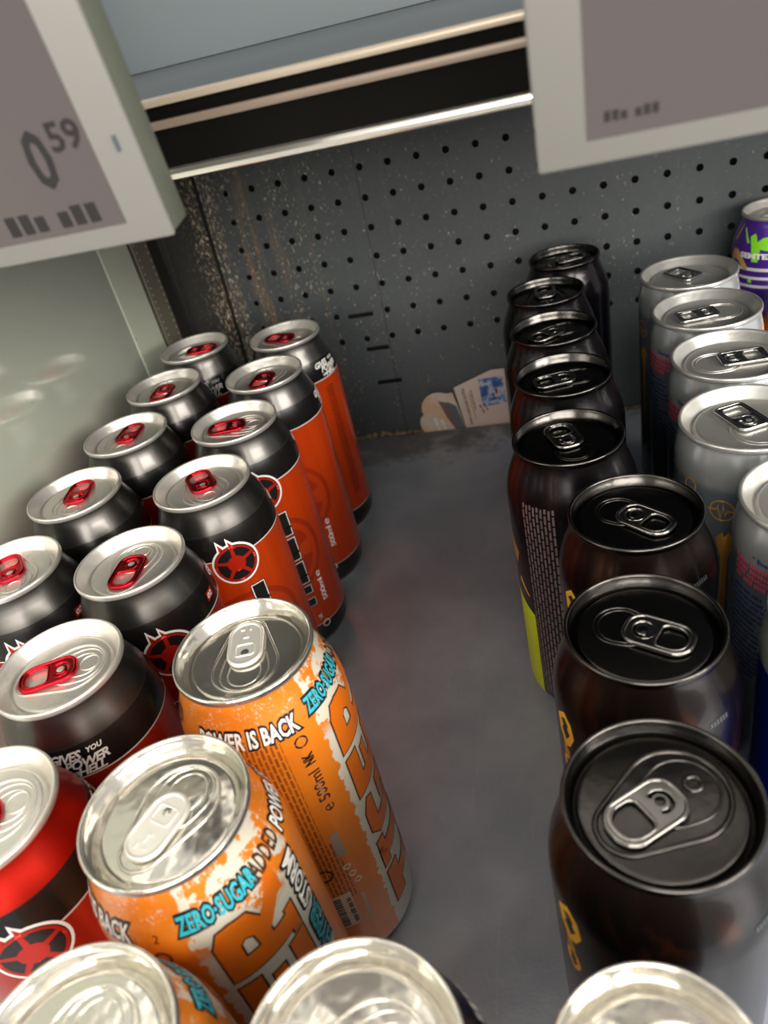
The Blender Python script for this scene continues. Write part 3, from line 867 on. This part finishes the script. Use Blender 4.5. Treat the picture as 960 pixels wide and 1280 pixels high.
# glossy side panel, pale upright, slotted strip, dark uprights
ng = NM('side_panel_glass', rough=0.10, met=0.0, spec=0.9, coat=1.0, crough=0.08)
ng.b.inputs['IOR'].default_value = 1.8; ng.b.inputs['Coat IOR'].default_value = 1.8
c = ng.coord(); n1 = ng.noise(c, 12, 3)
g = ng.mix(n1, (0.50, 0.54, 0.46), (0.58, 0.62, 0.53))
ng.set('col', ng.mix(ng.m('MULTIPLY', ng.step(ng.noise(c, 260, 2), 0.75, 0.78), 0.6), g, (0.07, 0.06, 0.04)))
XW = -0.335
bm = bmesh.new(); box(bm, XW-0.006, XW, -0.10, 0.5525, 0.0, 0.50, 0.0008)
struct('wall_left', bm, ng.mat)
np_ = NM('pale_green_paint', rough=0.4)
c = np_.coord(); g = np_.mix(np_.noise(c, 20, 3), (0.66, 0.72, 0.58), (0.76, 0.80, 0.67))
np_.set('col', np_.mix(np_.m('MULTIPLY', np_.step(np_.noise(c, 170, 2), 0.73, 0.76), 0.8), g, (0.10, 0.07, 0.04)))
bm = bmesh.new(); box(bm, XW-0.02, XW+0.0001, 0.5530, 0.6000, 0.0, 0.50, 0.0015)
struct('trim_3', bm, np_.mat)
npf = NM('slotted_strip', rough=0.5, met=0.2)
c = npf.coord(); s = npf.sep(c)
fz = npf.m('SUBTRACT', npf.m('FRACT', npf.m('DIVIDE', s[2], 0.0062)), 0.5)
def dots(y0):
    dy = npf.m('DIVIDE', npf.m('SUBTRACT', s[1], y0), 0.0062)
    return npf.m('LESS_THAN', npf.m('SQRT', npf.m('ADD', npf.mul(fz, fz), npf.mul(dy, dy))), 0.15)
d = npf.m('MAXIMUM', dots(0.6125), dots(0.6315))
npf.set('col', npf.mix(d, (0.24, 0.215, 0.16), (0.85, 0.82, 0.72)))
bm = bmesh.new(); box(bm, XW-0.02, XW-0.001, 0.6080, 0.6350, 0.0, 0.50, 0.0008)
struct('trim_4', bm, npf.mat)
M_UP = flat('dark_upright', (0.03, 0.028, 0.024), 0.6)
M_UP2 = flat('grey_upright', (0.055, 0.055, 0.05), 0.6)
bm = bmesh.new(); box(bm, XW-0.03, XW-0.008, 0.598, 0.668, 0.0, 0.50)
struct('trim_5', bm, M_UP)
bm = bmesh.new(); box(bm, XW-0.012, XW-0.003, 0.638, 0.6400, 0.0, 0.50)
struct('trim_6', bm, M_UP2)

# ledge in the gap behind the shelf floor, with crumbs and dirt
bm = bmesh.new(); box(bm, -0.345, 0.62, 0.6645, 0.676, -0.014, -0.007)
struct('trim_7', bm, M_DARK)
nd = NM('dirt', rough=0.95)
c = nd.coord(); f = nd.noise(c, 190, 4, 0.75)
nd.set('col', nd.mix(nd.step(f, 0.35, 0.68), (0.030, 0.024, 0.016), (0.34, 0.25, 0.15)))
bm = bmesh.new()
rng = random.Random(5)
rows = []
N = 230
for i in range(N+1):
    x = -0.31+0.60*i/N
    a = 0.5+0.5*math.sin(i*0.31+math.sin(i*0.083)*2)
    hh = 0.0015+0.0062*(0.35+0.65*rng.random())*(0.5+0.5*a)
    if x > -0.06: hh *= 0.5
    rows.append([bm.verts.new((x, 0.6655, -0.0068)), bm.verts.new((x, 0.6675+0.001*rng.random(), -0.004+hh*0.6)), bm.verts.new((x, 0.6705, 0.001+hh)), bm.verts.new((x, 0.6735, -0.002+hh))])
for a, b in zip(rows[:-1], rows[1:]):
    for k in range(3): bm.faces.new((a[k], b[k], b[k+1], a[k+1]))
me = bm_mesh('dirt_buildup', bm, smooth=True)
o = mesh_obj('dirt_buildup', me, None, [nd.mat]); o['kind'] = 'stuff'
tag(o, 'strip of brown crumbs and dirt along the foot of the back panel', 'dirt')

# ------------------------------------------------------------------ upper shelf with its rail
M_SHELF = NM('shelf_blue_grey', rough=0.35, met=0.3, col=(0.085, 0.10, 0.115)).mat
M_LIP = NM('bright_lip', rough=0.16, met=0.9, col=(0.92, 0.88, 0.80)).mat
M_CREAM = NM('cream_edge', rough=0.3, met=0.2, col=(0.50, 0.42, 0.33)).mat
M_CREAM2 = NM('brown_edge', rough=0.4, met=0.2, col=(0.26, 0.20, 0.16)).mat
M_RAIL = flat('rail_black', (0.004, 0.0035, 0.003), 0.9, spec=0.1)
shelf = bpy.data.objects.new('upper_shelf', None); COL.objects.link(shelf); shelf.location = (0, 0.26, 0.336)
tag(shelf, 'blurred upper steel shelf with a black price rail and a shining lower lip', 'shelf')
def part(name, bm, mat, parent, smooth=True):
    me = bm_mesh(name, bm, smooth); o = mesh_obj(name, me, parent, [mat])
    me.transform(Matrix.Translation(-parent.location)); return o
X0, X1 = -0.333, 0.62
bm = bmesh.new(); box(bm, X0, X1, 0.2640, 0.664, 0.3480, 0.3555, 0.0008); part('shelf_board', bm, M_SHELF, shelf)
bm = bmesh.new(); box(bm, X0, X1, 0.2610, 0.2645, 0.3350, 0.3556, 0.0006); part('rail_channel', bm, M_RAIL, shelf)
bm = bmesh.new(); box(bm, X0, X1, 0.2575, 0.2650, 0.3326, 0.3364, 0.0015); part('lower_lip', bm, M_LIP, shelf)
bm = bmesh.new(); box(bm, X0, X1, 0.2590, 0.2640, 0.3478, 0.3506, 0.0008); part('middle_lip', bm, M_CREAM2, shelf)
bm = bmesh.new(); box(bm, X0, X1, 0.2585, 0.2660, 0.3545, 0.3570, 0.0008); part('upper_lip', bm, M_CREAM, shelf)
# wall behind the upper shelf's goods space
bm = bmesh.new(); box(bm, -0.345, 0.62, 0.6650, 0.668, 0.3560, 0.62)
o = struct('wall_back_upper', bm, flat('upper_back_panel', (0.095, 0.115, 0.13), 0.5))

# ------------------------------------------------------------------ electronic price tags
M_CASE = NM('tag_casing', rough=0.5, col=(0.185, 0.182, 0.172)).mat
M_CASES = NM('tag_side', rough=0.5, col=(0.085, 0.095, 0.072)).mat
M_SCR = NM('tag_screen', rough=0.18, coat=0.4, col=(0.078, 0.066, 0.068)).mat
M_DIG = flat('tag_digits', (0.010, 0.008, 0.009), 0.5)
TL = math.radians(7.5)
def price_tag(corner, right_edge, label, content, wd, ht):
    """corner: lower corner of the front face; right_edge: True when that corner is the right one"""
    t = bpy.data.objects.new('price_tag', None); COL.objects.link(t)
    t.location = corner; t.rotation_euler = (TL, 0, 0)
    tag(t, label, 'price tag', 'electronic price tags on the shelf rail')
    x0, x1 = (-wd, 0) if right_edge else (0, wd)
    bm = bmesh.new(); box(bm, x0, x1, 0, 0.0020, 0, ht, 0.0009)
    box(bm, x0, x1, 0.0020, 0.0125, 0.0004, ht, 0.0012, mi=1)
    me = bm_mesh('casing', bm, True); mesh_obj('casing', me, t, [M_CASE, M_CASES])
    me.polygons.foreach_set('material_index', [1 if sum(me.vertices[v].co.y for v in p.vertices)/len(p.vertices) > 0.00195 else 0 for p in me.polygons])
    mx, mz = 0.0112, 0.0056
    bm = bmesh.new(); box(bm, x0+mx, x1-mx, -0.0002, 0.0006, mz, ht-0.006)
    me = bm_mesh('screen', bm, False); sc = mesh_obj('screen', me, t, [M_SCR, M_DIG])
    bm = bmesh.new(); bm.from_mesh(me)
    def put(g, cx, cz):
        vm = {v: bm.verts.new((cx+v.co.x, -0.00032, cz+v.co.y)) for v in g.verts}
        for f in g.faces:
            nf_ = bm.faces.new([vm[v] for v in f.verts]); nf_.material_index = 1
        g.free()
    for (s_, wv, hv, cx, cz) in content: put(fit_bm(text_bm(s_, 0.01, 0.0002), wv, hv) if s_ else words_bm(wv, hv, 2, True), cx, cz)
    bm.to_mesh(me); bm.free()
    # mounting arm back to the rail, above the picture
    bm = bmesh.new()
    xm = (x0+x1)/2
    box(bm, xm-0.015, xm+0.015, 0.0120, 0.0215, ht-0.012, ht-0.002, 0.001)
    me = bm_mesh('mounting_clip', bm, True); mesh_obj('mounting_clip', me, t, [M_CASES])
    if right_edge:
        bm = bmesh.new(); box(bm, -0.0052, -0.0042, -0.0003, 0.0004, 0.0222, 0.0258)
        me = bm_mesh('indicator', bm, False); mesh_obj('indicator', me, t, [M_SHELF])
    return t
YT = 0.19
price_tag((-0.0921, YT, 0.3297), True, 'white electronic price tag reading 0.59, at the left of the shelf rail',
          [('0', 0.0066, 0.0142, -0.0258, 0.0240), ('59', 0.0088, 0.0070, -0.0168, 0.0282), ('', 0.0300, 0.0052, -0.0290, 0.0100)], 0.090, 0.076)
price_tag((0.0001, YT, 0.3277), False, 'white electronic price tag with an empty grey-mauve screen, at the right of the rail',
          [('', 0.0130, 0.0022, 0.0215, 0.0100)], 0.090, 0.076)
# bar that carries both tags, above the view, standing off the rail
bm = bmesh.new()
box(bm, -0.22, 0.14, 0.2120, 0.2175, 0.3900, 0.4160, 0.001)
for x in (-0.22, 0.128): box(bm, x, x+0.012, 0.2170, 0.2700, 0.3560, 0.4160, 0.001)
me = bm_mesh('tag_bar', bm, True); o = mesh_obj('price_tag_bar', me, None, [M_RAIL])
tag(o, 'black bar standing off the upper shelf rail behind both price tags', 'bar')

# ------------------------------------------------------------------ litter at the foot of the back panel
def sheet(name, loop, y0, lean, mat, prints, label, cat):
    """thin card standing in the gap, loop in (x, z); y grows with height by the lean"""
    bm = bmesh.new()
    th = 0.0005
    a = [bm.verts.new((x, y0+lean*z, z)) for x, z in loop]
    b = [bm.verts.new((x, y0+lean*z+th, z)) for x, z in loop]
    n = len(loop)
    bm.faces.new(a); bm.faces.new(b[::-1])
    for k in range(n): bm.faces.new((a[k], b[k], b[(k+1) % n], a[(k+1) % n]))
    bmesh.ops.recalc_face_normals(bm, faces=bm.faces[:])
    mats = [mat]
    lvl = 0
    for g, cx, cz, ang, m_ in prints:
        lvl += 1
        if m_ not in mats: mats.append(m_)
        c_, s_ = math.cos(ang), math.sin(ang)
        vm = {}
        for v in g.verts:
            x, z = cx+v.co.x*c_-v.co.y*s_, cz+v.co.x*s_+v.co.y*c_
            vm[v] = bm.verts.new((x, y0+lean*z-0.00008-0.00003*lvl, z))
        for f in g.faces:
            q = bm.faces.new([vm[v] for v in f.verts]); q.material_index = mats.index(m_)
        g.free()
    me = bpy.data.meshes.new(name); bm.to_mesh(me); bm.free()
    o = mesh_obj(name, me, None, mats); tag(o, label, cat)
    return o
M_PAPER = flat('paper_pinkish', (0.62, 0.50, 0.45), 0.7)
nb = NM('picture_blue', rough=0.6)
cc = nb.coord(); f = nb.noise(cc, 130, 4, 0.7, 0.5)
nb.set('col', nb.mix(nb.step(f, 0.45, 0.58), (0.02, 0.09, 0.32), (0.42, 0.50, 0.60)))
def rect(w_, h_): return poly_bm([(-w_/2, -h_/2), (w_/2, -h_/2), (w_/2, h_/2), (-w_/2, h_/2)])
sheet('flyer', [(-0.0973, 0.0428), (-0.0905, -0.006), (-0.0475, -0.006), (-0.0468, 0.0561), (-0.0597, 0.0563)], 0.6662, 0.045, M_PAPER,
      [(rect(0.0235, 0.0290), -0.0605, 0.0345, 0.05, nb.mat),
       (rect(0.0060, 0.0100), -0.0560, 0.0330, 0.05, flat('picture_pale', (0.50, 0.42, 0.45), 0.6)),
       (rect(0.0024, 0.0058), -0.0568, 0.0345, 0.1, flat('picture_maroon', (0.16, 0.03, 0.05), 0.6)),
       (fit_bm(text_bm('PIVO CORONA EXTRA', 0.005, 0.0001), 0.0400, 0.0030), -0.0868, 0.0215, 1.68, M_INK),
       (rect(0.0300, 0.0010), -0.0818, 0.0210, 1.68, M_GOLD),
       (words_bm(0.0220, 0.0015, 3), -0.0803, 0.0280, 1.68, M_BROWN),
       (words_bm(0.0100, 0.0020, 4), -0.0730, 0.0175, 1.95, M_BROWN),
       (words_bm(0.0085, 0.0016, 6), -0.0690, 0.0190, 1.95, M_BROWN)],
      'pinkish paper flyer with a blue picture, standing behind the shelf floor beside the black cans', 'flyer')
npx = NM('label_peach', rough=0.6)
cc = npx.coord(); f = npx.noise(cc, 60, 2)
npx.set('col', npx.mix(npx.step(f, 0.4, 0.65), (0.62, 0.42, 0.27), (0.60, 0.53, 0.46)))
L = []
for k in range(19):
    a = math.radians(200-140*k/18); L.append((-0.1145+0.0175*math.cos(a), 0.0240+0.0165*math.sin(a)))
L += [(-0.0990, 0.0385), (-0.0905, -0.006), (-0.1245, -0.006)]
for k in range(9):
    a = math.radians(240-85*k/8); L.append((-0.1195+0.0165*math.cos(a), 0.0085+0.0165*math.sin(a)))
sheet('torn_label', L, 0.6650, 0.045, npx.mat,
      [(poly_bm([(-0.1145, 0.0315), (-0.1010, 0.0270), (-0.0930, -0.004), (-0.1000, -0.004), (-0.1080, 0.0120)]), 0, 0, 0, flat('label_brown_grey', (0.17, 0.10, 0.09), 0.6)),
       (poly_bm([(-0.1060, 0.0300), (-0.0975, 0.0240), (-0.0905, -0.0055), (-0.0955, -0.0055), (-0.1035, 0.0150)]), 0, 0, 0, flat('label_slate', (0.10, 0.12, 0.14), 0.6)),
       (words_bm(0.0150, 0.0030, 7), -0.1190, 0.0060, -1.35, M_WHITE),
       (words_bm(0.0130, 0.0028, 8), -0.1125, 0.0050, -1.35, M_WHITE)],
      'torn peach and grey paper label with two round lobes, left of the flyer', 'label')

# ------------------------------------------------------------------ the cans
MESH = {
 'devil': devil_body('black_red_body'),
  'devilr': devil_body('red_shoulder_body', True, True),
 'devil2': devil_body('black_crimson_body', False, True),
 'orange1': orange_body('orange_body_front', 290),
 'orange2': orange_body('orange_body', 91),
 'black': black_body('black_body'),
 'amber': amber_body('amber_body'),
 'silver': silver_body('silver_body'),
 'blue': blue_body('blue_body'),
 'purple': purple_body('purple_body'),
 'blueorange': blueorange_body('blue_orange_body'),
 'navy': navy_body('navy_body'),
 'slim': slim_body('slim_body'),
}
LID = {
 'alu': (lid_mesh('lid_plain', M_ALU, 0.027, 'plain'), 0.027), 'bright': (lid_mesh('lid_ringed', M_ALUB, 0.027, 'ringed'), 0.027),
 'black': (lid_mesh('lid_dark', M_BLK, 0.0272, 'arc'), 0.0272), 'blackp': (lid_mesh('lid_dark_plain', M_BLK, 0.0272, 'deep'), 0.0272),
 'wide': (lid_mesh('lid_wide', M_ALUW, 0.0315, 'square'), 0.0315), 'slim': (lid_mesh('lid_slim', M_ALUB, 0.0236, 'plain'), 0.0236),
}
TAB = {
 'red': tab_mesh('tab_red', M_TABR, 0.027), 'solid': tab_mesh('tab_solid', M_TABB, 0.027, 'solid'), 'black': tab_mesh('tab_black', M_BLKT, 0.0272, 'square'),
 'blackp': tab_mesh('tab_blackp', M_BLKT, 0.0272), 'wide': tab_mesh('tab_wide', M_TABS, 0.0285, 'square'), 'slim': tab_mesh('tab_slim', M_TABS, 0.0236),
}
def can(x, y, H, body, lid, tb, rot, lrot, label, group, tab_label=None):
    r = bpy.data.objects.new('drink_can', None); COL.objects.link(r)
    r.location = (x, y, 0)
    tag(r, label, 'can', group)
    b = bpy.data.objects.new('can_body', MESH[body]); COL.objects.link(b); b.parent = r; b.rotation_euler = (0, 0, math.radians(rot))
    l = bpy.data.objects.new('lid', LID[lid][0]); COL.objects.link(l); l.parent = r; l.location = (0, 0, H); l.rotation_euler = (0, 0, math.radians(lrot))
    pz = {'bright': -0.0051, 'black': -0.0044, 'blackp': -0.0044}.get(lid, -0.0049)
    t = bpy.data.objects.new('pull_tab', TAB[tb]); COL.objects.link(t); t.parent = l; t.location = (0, 0, pz+0.00125)
    if tab_label: t['label'] = tab_label
    return r
G1, G2, G3, G4 = 'black and red energy drink cans', 'orange energy drink cans', 'black energy drink cans', 'silver energy drink cans'
G5 = 'dark brown energy drink cans with amber flames'
RT = 'red metal pull tab'
ST = 'black and red can, '
# x, y, label turn, tab turn, words
for x, y, rt, lt, wd in (
    (-0.272, 0.526, 200, 10, 'rearmost of the leftmost row, by the slotted upright'),
    (-0.2705, 0.459, 150, 272, 'second from the back in the leftmost row'),
    (-0.2700, 0.392, 40, 92, 'third from the back in the leftmost row'),
    (-0.2715, 0.325, 60, 100, 'fourth from the back in the leftmost row'),
    (-0.2740, 0.258, -66, 128, 'fifth in the leftmost row, cut by the left edge'),
    (-0.1960, 0.5240, -118, 165, 'rearmost of the second row, white slogan facing out'),
    (-0.1935, 0.4570, -80, 265, 'second from the back in the second row'),
    (-0.1940, 0.3900, -62, 190, 'third in the second row, tall letters down its side'),
    (-0.1915, 0.3235, -58, 125, 'fourth in the second row, round badge facing the camera'),
    (-0.2050, 0.2575, -55, 272, 'fifth in the second row, just behind the orange cans'),
    (-0.2070, 0.1905, -160, 205, 'nearest with a black shoulder, white slogan under its lid')):
    can(x, y, H_D, 'devil2' if x < -0.2 else 'devil', 'alu', 'red', rt, lt, ST+wd, G1, RT)
can(-0.2010, 0.1240, H_D, 'devilr', 'alu', 'red', -56, 215, 'can with bright red shoulder and silver lid at the left edge beside orange cans', None, RT)
OW = 'orange can with white splash, '
can(-0.1220, 0.1880, H_O, 'orange1', 'bright', 'solid', -10, 103, OW+'rear one of three, barcode in view', G2)
can(-0.1270, 0.1215, H_O, 'orange2', 'bright', 'solid', -47, 250, OW+'middle one of three, ZERO SUGAR facing the camera', G2)
can(-0.1250, 0.0552, H_O, 'orange2', 'bright', 'solid', 60, 260, OW+'nearest of three, cut by the bottom edge', G2)
can(-0.0585, 0.0630, 0.1760, 'navy', 'bright', 'solid', -60, 200, 'navy can with pale lid, cut by the bottom edge beside the orange cans', None)
for x, y, rt, lt, lid, tb, wd in (
    (0.0140, 0.6030, 60, 20, 'blackp', 'blackp', 'rearmost, nearest the perforated panel'),
    (-0.0020, 0.5345, 90, 92, 'blackp', 'blackp', 'second from the back'),
    (0.0010, 0.4675, 120, 215, 'black', 'blackp', 'third from the back'),
    (0.0040, 0.4000, 160, 195, 'black', 'blackp', 'fourth from the back, beside the paper flyer'),
    (0.0030, 0.3310, -136, 110, 'black', 'blackp', 'pale text column and lime patch on its side')):
    can(x, y, H_B, 'black', lid, tb, rt, lt, 'glossy black can with black lid, '+wd, G3)
for x, y, rt, lt, lid, tb, wd in (
    (0.0270, 0.2650, -152, -42, 'black', 'blackp', 'farthest of the three, yellow badge at its left shoulder'),
    (0.0220, 0.1980, -156, -28, 'black', 'blackp', 'middle of the three, its tab shining'),
    (0.0180, 0.1310, -150, 215, 'blackp', 'blackp', 'nearest of the three, large ridged tab')):
    can(x, y, H_B, 'amber', lid, tb, rt, lt, 'dark brown can with black lid, '+wd, G5)
can(0.0090, 0.0650, 0.1735, 'slim', 'slim', 'slim', 0, 200, 'narrow can with cream lid, cut by the bottom edge in front of dark cans', None)
for x, y, rt, lt, wd in (
    (0.0940, 0.5370, -165, 125, 'rearmost of its row, in front of the purple can'),
    (0.0930, 0.4705, 145, 190, 'second from the back of its row'),
    (0.0940, 0.4040, 145, 5, 'third from the back, tab pointing right'),
    (0.0870, 0.3360, -120, 112, 'fourth from the back, gold pulse badge on its side'),
    (0.1000, 0.2690, 152, 60, 'fifth from the back, cut by the right edge')):
    can(x, y, H_S, 'silver', 'wide', 'wide', rt, lt, 'silver blue can, '+wd, G4)
can(0.0950, 0.2020, H_S, 'blue', 'wide', 'wide', 0, 100, 'deep blue can with pale neck at the right edge, beside the dark cans', None)
can(0.1760, 0.6330, H_D, 'purple', 'alu', 'solid', -131, 30, 'purple can with green leaves and the word SEMTEX, behind the silver cans', None)
can(0.1820, 0.5600, 0.134, 'blueorange', 'alu', 'solid', 0, 0, 'blue and orange can just inside the right edge, in front of the purple can', None)
